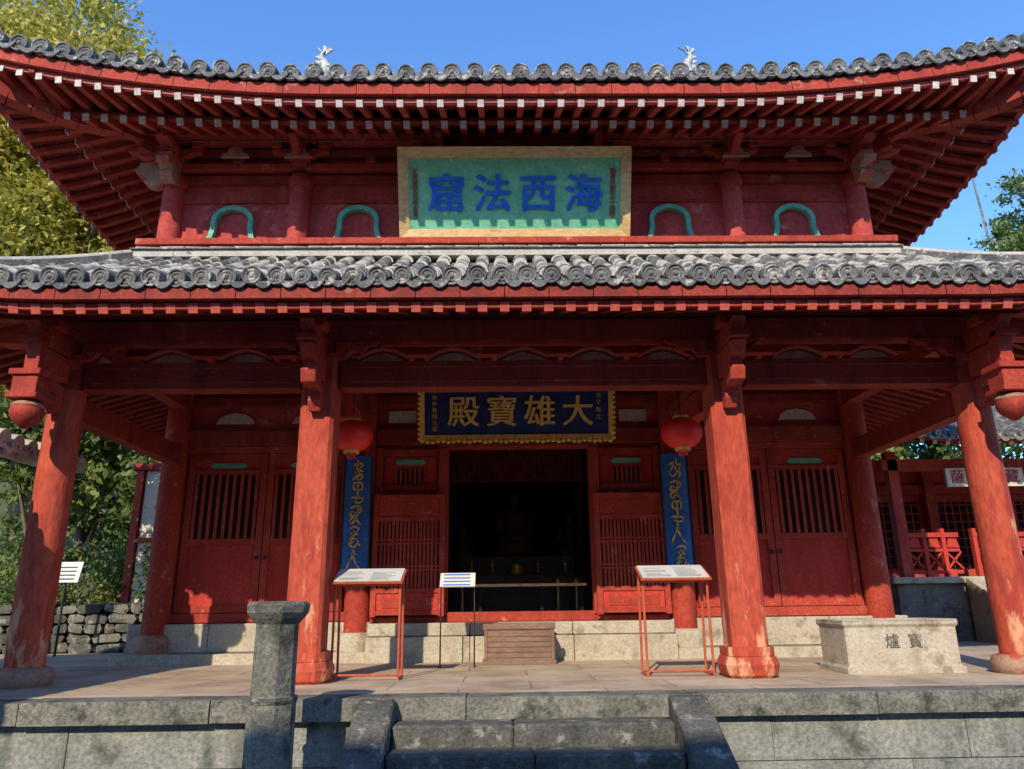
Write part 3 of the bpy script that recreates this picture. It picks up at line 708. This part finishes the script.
for i,ch in enumerate('爐寳'):
    o=text(ch,.15,STONED,face_front(3.62+.23*i,7.717,.29),'carved_character',None,.002,.0); o.parent=blk
# ---- offertory box
mb=MB()
x0,x1,y0,y1=-.47,.38,9.45,9.9
mb.box(x0,x1,y0,y1,.04,.42,WOOD); mb.box(x0-.02,x1+.02,y0-.02,y1+.02,0,.05,WOOD)
for i in range(11): 
    x=x0+.03+(x1-x0-.06)*i/10; mb.box(x-.014,x+.014,y0,y1,.421,.45,WOOD)
mb.box(x0-.015,x1+.015,y0-.02,y0+.03,.40,.47,WOOD); mb.box(x0-.015,x1+.015,y1-.03,y1+.02,.40,.47,WOOD)
for z in (.10,.16,.22,.28,.34): mb.box(x0+.04,x1-.04,y0-.010,y0,z-.022,z+.022,WOOD)
for x in (x0+.0,x1-.04): mb.box(x,x+.04,y0-.014,y0,.05,.40,WOOD)
mb.obj('offertory_box',None,.005)
# ---- information stands
for xa,xb,nm in ((-1.92,-1.27,0),(1.17,1.82,1)):
    mb=MB(); y=7.72
    for x in (xa,xb):
        mb.cyl((x,y,0),(x,y,.93),.013,.013,STEELR,8); mb.cyl((x,y+.30,0),(x,y+.22,1.0),.013,.013,STEELR,8); mb.cyl((x,y-.02,.013),(x,y+.33,.013),.013,.013,STEELR,8)
    mb.cyl((xa,y,.05),(xb,y,.05),.012,.012,STEELR,8); mb.cyl((xa,y,.90),(xb,y,.90),.012,.012,STEELR,8)
    mb.beam(((xa+xb)/2,y-.09,.915),((xa+xb)/2,y+.25,1.05),xb-xa+.06,.022,STEELR)
    mb.beam(((xa+xb)/2,y-.08,.933),((xa+xb)/2,y+.24,1.062),xb-xa+.02,.012,PAPER)
    for k in range(9):
        t=k/9; yy=y-.055+.27*t; zz=.951+.107*t
        for h0,h1 in ((.04,.30),(.35,.60)): 
            if random.random()<.85: mb.beam((xa+h0,yy,zz),(xa+h1-random.uniform(0,.12),yy,zz),.007,.0015,INK,up=(0,-.37,.93))
    mb.obj('information_stand')
mb=MB(); x0,x1,y=-.98,-.58,9.2
for x in (x0,x1): mb.cyl((x,y,0),(x,y,.90),.009,.009,BLACK,8); mb.cyl((x,y-.15,.01),(x,y+.15,.01),.009,.009,BLACK,8)
mb.beam(((x0+x1)/2,y-.08,.90),((x0+x1)/2,y+.06,1.06),.42,.015,PAPER)
for k in range(4): mb.beam((x0+.03,y-.075+.035*k,.925+.04*k),(x1-.05,y-.075+.035*k,.925+.04*k),.014,.002,BLUEL,up=(0,-.75,.66))
mb.obj('notice_stand')
mb=MB(); mb.box(-.62,.92,10.62,10.80,.93,.965,WOODL)
for x in (-.55,.3,.85): mb.box(x-.02,x+.02,10.64,10.68,.42,.93,DARK)
mb.obj('low_altar_rail')
# ---- ground
mb=MB(); mb.add([(-300,-300,-.9),(300,-300,-.9),(300,400,-.9),(-300,400,-.9)],[(0,1,2,3)],GROUND); mb.obj('ground')
def hill(name,fn,x0,x1,y0,y1,n=40):
    mb=MB(); vs=[]
    for j in range(n+1):
        for i in range(n+1):
            x=x0+(x1-x0)*i/n; y=y0+(y1-y0)*j/n; vs.append((x,y,fn(x,y)))
    mb.add(vs,[(j*(n+1)+i,j*(n+1)+i+1,(j+1)*(n+1)+i+1,(j+1)*(n+1)+i) for j in range(n) for i in range(n)],EARTH,True); return mb.obj(name)
def hz(x,y):
    a=max(0,min(1,(y-19)/22)); a=a*a*(3-2*a); b=max(0,min(1,(abs(x)-4)/8)); return -.6+a*(9 if x<0 else 8.5)*(.55+.45*b)+.3*math.sin(x*.7)*a
hill('hillside',hz,-70,70,17.5,90)
# ---- trees
def tree(name,loc,h,cr,mat,seed,lean=(0,0),nc=120,nl=90,ls=.13,base=.35):
    rs=np.random.RandomState(seed); e=empty(name,loc); mb=MB()
    L=Vector(loc); top=L+Vector((lean[0],lean[1],h*.8)); r0=h*.022+.06
    pts=[L+(top-L)*t+Vector((rs.randn()*.12*cr*.4*t,rs.randn()*.12*cr*.4*t,0)) for t in np.linspace(0,1,7)]
    for i in range(6): mb.cyl(pts[i],pts[i+1],r0*(1-i/6.8),r0*(1-(i+1)/6.8),BARK,9,caps=False)
    c0=L+Vector((lean[0]*.7,lean[1]*.7,h*(base+1)/2)); rz=h*(1-base)/2
    nb=14; lobes=[]
    for k in range(nb):
        v=rs.randn(3); v/=np.linalg.norm(v); q=c0+Vector((v[0]*cr*.62,v[1]*cr*.62,v[2]*rz*.62)); lobes.append((q,rs.uniform(.36,.55)))
        i=rs.randint(2,6); mb.cyl(pts[i],q,r0*.38,r0*.08,BARK,6,caps=False)
    lobes.append((c0,.6))
    LV=[]
    for k in range(nc):
        q,s=lobes[rs.randint(len(lobes))]; v=rs.randn(3); v/=np.linalg.norm(v); d=rs.uniform(.55,1.0)*s
        c=np.array(q)+v*d*np.array((cr,cr,rz)); cs=rs.uniform(.3,.62)*cr*.30
        p=c+rs.randn(nl,3)*cs*np.array((1,1,.6))*.62; LV.append(p)
    P=np.concatenate(LV); n=len(P); a=rs.randn(n,3); a/=np.linalg.norm(a,axis=1)[:,None]; b=np.cross(a,rs.randn(n,3)); b/=np.linalg.norm(b,axis=1)[:,None]
    s=(ls*rs.uniform(.6,1.4,n))[:,None]; V=np.stack([P-a*s,P+b*s*.5,P+a*s,P-b*s*.5],1).reshape(-1,3)
    me=bpy.data.meshes.new('foliage'); me.vertices.add(4*n); me.vertices.foreach_set('co',V.ravel()); me.loops.add(4*n); me.loops.foreach_set('vertex_index',np.arange(4*n)); me.polygons.add(n); me.polygons.foreach_set('loop_start',np.arange(0,4*n,4)); me.update(calc_edges=True); me.materials.append(mat)
    o=bpy.data.objects.new('foliage',me); COL.objects.link(o); keep(o,e); keep(mb.obj('trunk_and_limbs'),e)
tree('camphor_tree',(-14.8,23,1.5),21.0,5.2,LEAFY,1,nc=560,nl=120,ls=.11,base=.25)
tree('camphor_tree',(-20.5,24,2),23,5.5,LEAFY,2,nc=480,nl=110,ls=.12)
tree('camphor_tree',(-11.5,27,2.5),15.0,4.2,LEAFY,3,nc=300,nl=110,ls=.12)
tree('camphor_tree',(-16,19.5,0.5),12.5,3.6,LEAFY,4,nc=320,nl=110,ls=.10)
tree('broadleaf_tree',(-10.5,18.5,0),6.5,2.4,LEAFG,5,nc=140,nl=90,ls=.11,base=.15)
tree('broadleaf_tree',(-7.6,18.8,0),5.0,2.0,LEAFG,15,nc=130,nl=90,ls=.10,base=.1)
tree('broadleaf_tree',(26.5,31,5),16.5,3.0,LEAFG,6,nc=150,nl=80,ls=.12)
tree('broadleaf_tree',(23.5,30,4),13.0,2.8,LEAFG,7,nc=140,nl=80,ls=.12)
tree('broadleaf_tree',(14,24,2),7,3.2,LEAFG,8,nc=160,nl=90,ls=.13,base=.2)
tree('garden_tree',(-7.9,12.6,0),4.6,1.2,LEAFG,9,nc=90,nl=80,ls=.07,base=.5)
def shrub(name,loc,r,h,mat,seed):
    rs=np.random.RandomState(seed); n=3200; P=rs.randn(n,3)*np.array((r,r,h))*.42+np.array(loc)+np.array((0,0,h*.5)); P[:,2]=np.maximum(P[:,2],loc[2]+.02)
    a=rs.randn(n,3); a/=np.linalg.norm(a,axis=1)[:,None]; b=np.cross(a,rs.randn(n,3)); b/=np.linalg.norm(b,axis=1)[:,None]; s=(.05*rs.uniform(.6,1.4,n))[:,None]
    V=np.stack([P-a*s,P+b*s*.5,P+a*s,P-b*s*.5],1).reshape(-1,3); me=bpy.data.meshes.new(name); me.from_pydata(V.tolist(),[],[(4*i,4*i+1,4*i+2,4*i+3) for i in range(n)]); me.materials.append(mat)
    o=bpy.data.objects.new(name,me); COL.objects.link(o)
shrub('shrub',(-6.3,13.9,.5),.5,1.3,LEAFG,11); shrub('shrub',(-8.9,14.2,.5),.8,.7,LEAFG,12); shrub('shrub',(-7.9,15.4,.6),.9,1.1,LEAFG,14); shrub('shrub',(-10.2,15.2,.6),1.0,1.3,LEAFG,16); shrub('shrub',(-6.2,16.6,1.0),.9,1.5,LEAFG,17); shrub('shrub',(9.6,16.5,.8),1.2,1.6,LEAFG,13)
# rubble wall at left
mb=MB()
def rubble(mb,xa,xb,y,z0,rows):
    for row in range(rows):
        x=xa; hh_=.155
        while x<xb:
            l=random.uniform(.16,.5); d=random.uniform(0,.08); c=Vector((x+l/2,y-d,z0+.08+row*hh_+random.uniform(-.012,.012))); vs=[]; tw=random.uniform(-.02,.02)
            for dz,e in ((-.075,.82),(0,1),(.072,.8)):
                for ax,ay in ((-1,-.9),(0,-1.15),(1,-.9),(1,1),(-1,1)): vs.append((c.x+ax*l*.49*e,c.y+ay*.2,c.z+dz*random.uniform(.75,1.1)+tw*ax))
            mb.add(vs,[(j*5+k,j*5+(k+1)%5,(j+1)*5+(k+1)%5,(j+1)*5+k) for j in range(2) for k in range(5)]+[(4,3,2,1,0),(10,11,12,13,14)],random.choice((STONE,STONED,STONED,STONE)))
            x+=l+.01
rubble(mb,-13,-5.2,13.2,0,5); rubble(mb,-13,-5.2,16.3,.75,4)
mb.obj('rubble_retaining_wall')
mb=MB(); mb.box(-13,-5.15,13.35,16.3,-.01,.76,EARTH); mb.box(-13,-5.15,16.45,18.5,-.01,1.3,EARTH); mb.obj('garden_terrace')
g=empty('plastered_gate_wall',(-7.2,14.6,.6)); mb=MB()
mb.box(-7.25,-6.75,14.6,14.8,.7,3.3,CREAM); mb.box(-7.42,-7.27,14.55,14.8,.7,3.3,RED); mb.box(-6.73,-6.6,14.55,14.8,.7,3.3,RED); mb.box(-7.5,-6.5,14.52,14.83,3.302,3.45,REDD)
mb.box(-7.27,-6.73,14.56,14.598,1.9,2.0,RED)
keep(mb.obj('wall_and_posts',None,.01),g)
mb=MB(); mb.cyl((-7.15,12.2,0),(-7.15,12.2,1.1),.02,.02,BLACK,8); mb.beam((-7.15,12.15,1.1),(-7.15,12.25,1.42),.44,.02,PAPER)
for k in range(4): mb.beam((-7.3,12.139+.02*k,1.16+.06*k),(-7.0,12.139+.02*k,1.16+.06*k),.012,.002,INK,up=(0,-.95,.3))
mb.obj('garden_sign')
# side corridor roof at far left
g=empty('side_corridor',(-6.8,5.5,0)); mb=MB()
CR=Roof(1.75,2.5,8.75,0.02,2.5,8.75,2.32,2.95,k=.1)
for sd in ('left','right'): CR.tiles(mb,sd,.24,.085,.35,mat=TILEW,em=TILEW)
for v in range(len(mb.v)): mb.v[v]=(mb.v[v][0]-7.0,mb.v[v][1],mb.v[v][2])
mb.beam((-7,2.4,3.03),(-7,8.8,3.03),.2,.18,TILE)
keep(mb.obj('roof'),g); mb=MB()
for i in range(25):
    y=2.6+i*.25; mb.beam((-7,y,2.83),(-5.38,y,2.24),.05,.06,REDD)
mb.add([(-7,2.5,2.88),(-5.30,2.5,2.27),(-5.30,8.75,2.27),(-7,8.75,2.88)],[(0,1,2,3)],REDD)
mb.beam((-5.34,2.5,2.235),(-5.34,8.75,2.235),.04,.07,WHITE)
for y in (3,5.7,8.4):
    mb.cyl((-6.55,y,-.9 if y<6.2 else 0),(-6.55,y,2.5),.09,.09,RED,14); mb.cyl((-7.9,y,-.9 if y<6.2 else 0),(-7.9,y,2.5),.09,.09,RED,14)
mb.box(-6.63,-6.47,2.6,8.6,2.4,2.58,RED)
keep(mb.obj('posts_and_rafters'),g)
# ---- right gallery hall
g=empty('side_gallery_hall',(9,14,0)); mb=MB()
mb.box(6.6,15,13.2,19,-.01,.95,STONE); mb.box(6.5,15,13.1,13.5,.952,1.06,STONEC)
for i in range(6): mb.box(8.0,9.6,12.9-.26*i,13.098-.26*i if i==0 else 12.9-.26*(i-1)-.003,0,.88-.155*i,STONEC)
mb.pyz([(13.09,1.05),(13.09,0),(11.45,0),(11.45,.22)],7.75,7.99,STONEC)
keep(mb.obj('stone_base',None,.01),g); mb=MB()
for x in (6.9,8.5,10.1,11.7):
    mb.box(x-.09,x+.09,13.3,13.48,1.06,3.3,RED); mb.box(x-.1,x+.1,15.0,15.2,1.06,3.3,RED)
mb.box(6.7,14,15.25,15.4,1.06,3.5,REDW); mb.box(6.7,14,13.3,13.5,2.95,3.15,RED); mb.box(6.7,14,15.1,15.24,2.75,2.95,RED)
for a in (7.1,8.7,10.3):
    mb.box(a,a+1.2,15.20,15.248,1.3,2.6,DARK)
    for k in range(9): mb.box(a+.15*k-.012,a+.15*k+.012,15.17,15.20,1.3,2.6,RED)
    for k in range(8): mb.box(a,a+1.2,15.165,15.185,1.35+.17*k-.01,1.35+.17*k+.01,RED)
for seg in ((6.95,7.9),(8.2,13)):
    mb.box(seg[0],seg[1],13.33,13.45,1.75,1.83,REDDOOR); mb.box(seg[0],seg[1],13.35,13.43,1.12,1.18,REDDOOR); mb.box(seg[0],seg[1],13.35,13.43,1.50,1.55,REDDOOR)
    x=seg[0]
    while x<seg[1]-.1:
        mb.box(x-.035,x+.035,13.34,13.44,1.06,1.9,REDDOOR)
        mb.beam((x+.03,13.39,1.2),(x+.3,13.39,1.5),.03,.03,REDDOOR); mb.beam((x+.03,13.39,1.5),(x+.3,13.39,1.2),.03,.03,REDDOOR)
        mb.pxz([(x+.06,1.57),(x+.28,1.57),(x+.24,1.74),(x+.10,1.74)],13.37,13.41,REDDOOR); x+=.34
mb.box(7.75,9.15,13.12,13.18,2.62,2.95,CREAM)
keep(mb.obj('timber',None),g)
for i,ch in enumerate('薩寶聖藏'):
    o=text(ch,.26,REDINK,face_front(7.95+.33*i,13.115,2.78),'sign_character',None,.003,.003); keep(o,g)
mb=MB(); GR=Roof(4.6,12.2,19.6,3.4,15.6,16.2,3.35,5.3,k=.2,lift=.3,D=1.5)
for sd in ('front','left','right'): GR.tiles(mb,sd,.24,.08,.4)
for v in range(len(mb.v)): mb.v[v]=(mb.v[v][0]+10.6,mb.v[v][1],mb.v[v][2])
keep(mb.obj('roof_tiles'),g); mb=MB()
GS=Roof(4.5,12.3,19.5,3.4,15.6,16.2,3.28,4.9,k=0,lift=.3,D=1.5)
for sd in ('front','left'): GS.surf(mb,sd,0,1,0,REDD); GS.rafters(mb,sd,.22,.07,.07,0,.98,-.05,RED,WHITE); GS.strip(mb,sd,1,.03,.06,.08,RED)
for v in range(len(mb.v)): mb.v[v]=(mb.v[v][0]+10.6,mb.v[v][1],mb.v[v][2])
keep(mb.obj('eave_rafters'),g)
# ---- unseen gate building added behind the viewer, sized to shade the courtyard
g=empty('unseen_shade_gate',(0,-8,0)); mb=MB()
for a,b2 in ((-16,-1.6),(1.6,17)): mb.box(a,b2,-9.5,-7,-.9,5.6,REDW)
mb.box(-1.6,1.6,-9.5,-7,2.4,5.6,REDW)
for x in (-16,-11,-6,-1.7,1.7,6,11,17): mb.cyl((x,-6.95,-.9),(x,-6.95,5.6),.2,.2,RED,14)
mb.box(-16.5,17.5,-7.1,-6.7,5.2,5.6,RED)
keep(mb.obj('walls'),g); mb=MB()
GT=Roof(18,-12.0,-4.6,16.5,-8.3,-8.3,5.5,8.2,k=.15,lift=.4,D=3)
for sd in ('front','back'): GT.tiles(mb,sd,.35,.11,.6)
mb.box(-16.6,16.6,-8.45,-8.15,8.15,8.58,TILE)
keep(mb.obj('roof'),g)
mb=MB(); mb.cyl((24.6,33,7),(23.9,33,23.4),.09,.05,STONEB,6); mb.beam((23.6,33,23.1),(24.4,33,23.35),.06,.06,STONEB); mb.beam((23.7,33,22.6),(24.3,33,22.8),.05,.05,STONEB); mb.obj('antenna_mast')
# ---------------------------------------------------------------- camera & light
cam=bpy.data.cameras.new('Camera'); co=bpy.data.objects.new('Camera',cam); COL.objects.link(co); bpy.context.scene.camera=co
cam.sensor_width=36; cam.lens=740/1024*36; cam.clip_end=1000; cam.clip_start=.05
co.matrix_world=Matrix.Translation((-.25,0,.7))@Matrix.Rotation(math.radians(-.93),4,'Z')@Matrix.Rotation(math.radians(106.5),4,'X')@Matrix.Rotation(math.radians(-.7),4,'Z')
az=math.radians(-16); el=math.atan(.635*math.cos(az))
tosun=Vector((math.sin(az)*math.cos(el),-math.cos(az)*math.cos(el),math.sin(el)))
sl=bpy.data.lights.new('sun','SUN'); sl.energy=5.0; sl.angle=math.radians(.5); sl.color=(1,.87,.68)
so=bpy.data.objects.new('sun',sl); COL.objects.link(so); so.rotation_euler=tosun.to_track_quat('Z','Y').to_euler()
w=bpy.data.worlds.new('World'); bpy.context.scene.world=w; w.use_nodes=True; nt=w.node_tree; bg=nt.nodes['Background']
sk=nt.nodes.new('ShaderNodeTexSky'); sk.sky_type='NISHITA'; sk.sun_disc=False; sk.sun_elevation=el; sk.sun_rotation=math.pi-az; sk.air_density=1.0; sk.dust_density=.05; sk.ozone_density=3.0
mx=nt.nodes.new('ShaderNodeMix'); mx.data_type='RGBA'; mx.blend_type='MULTIPLY'; mx.inputs['Factor'].default_value=1; mx.inputs[7].default_value=(1.25,1.75,2.3,1)
nt.links.new(sk.outputs[0],mx.inputs[6]); nt.links.new(mx.outputs[2],bg.inputs[0]); bg.inputs[1].default_value=.15
s=bpy.context.scene; s.view_settings.view_transform='Standard'; s.view_settings.look='None'; s.view_settings.exposure=0
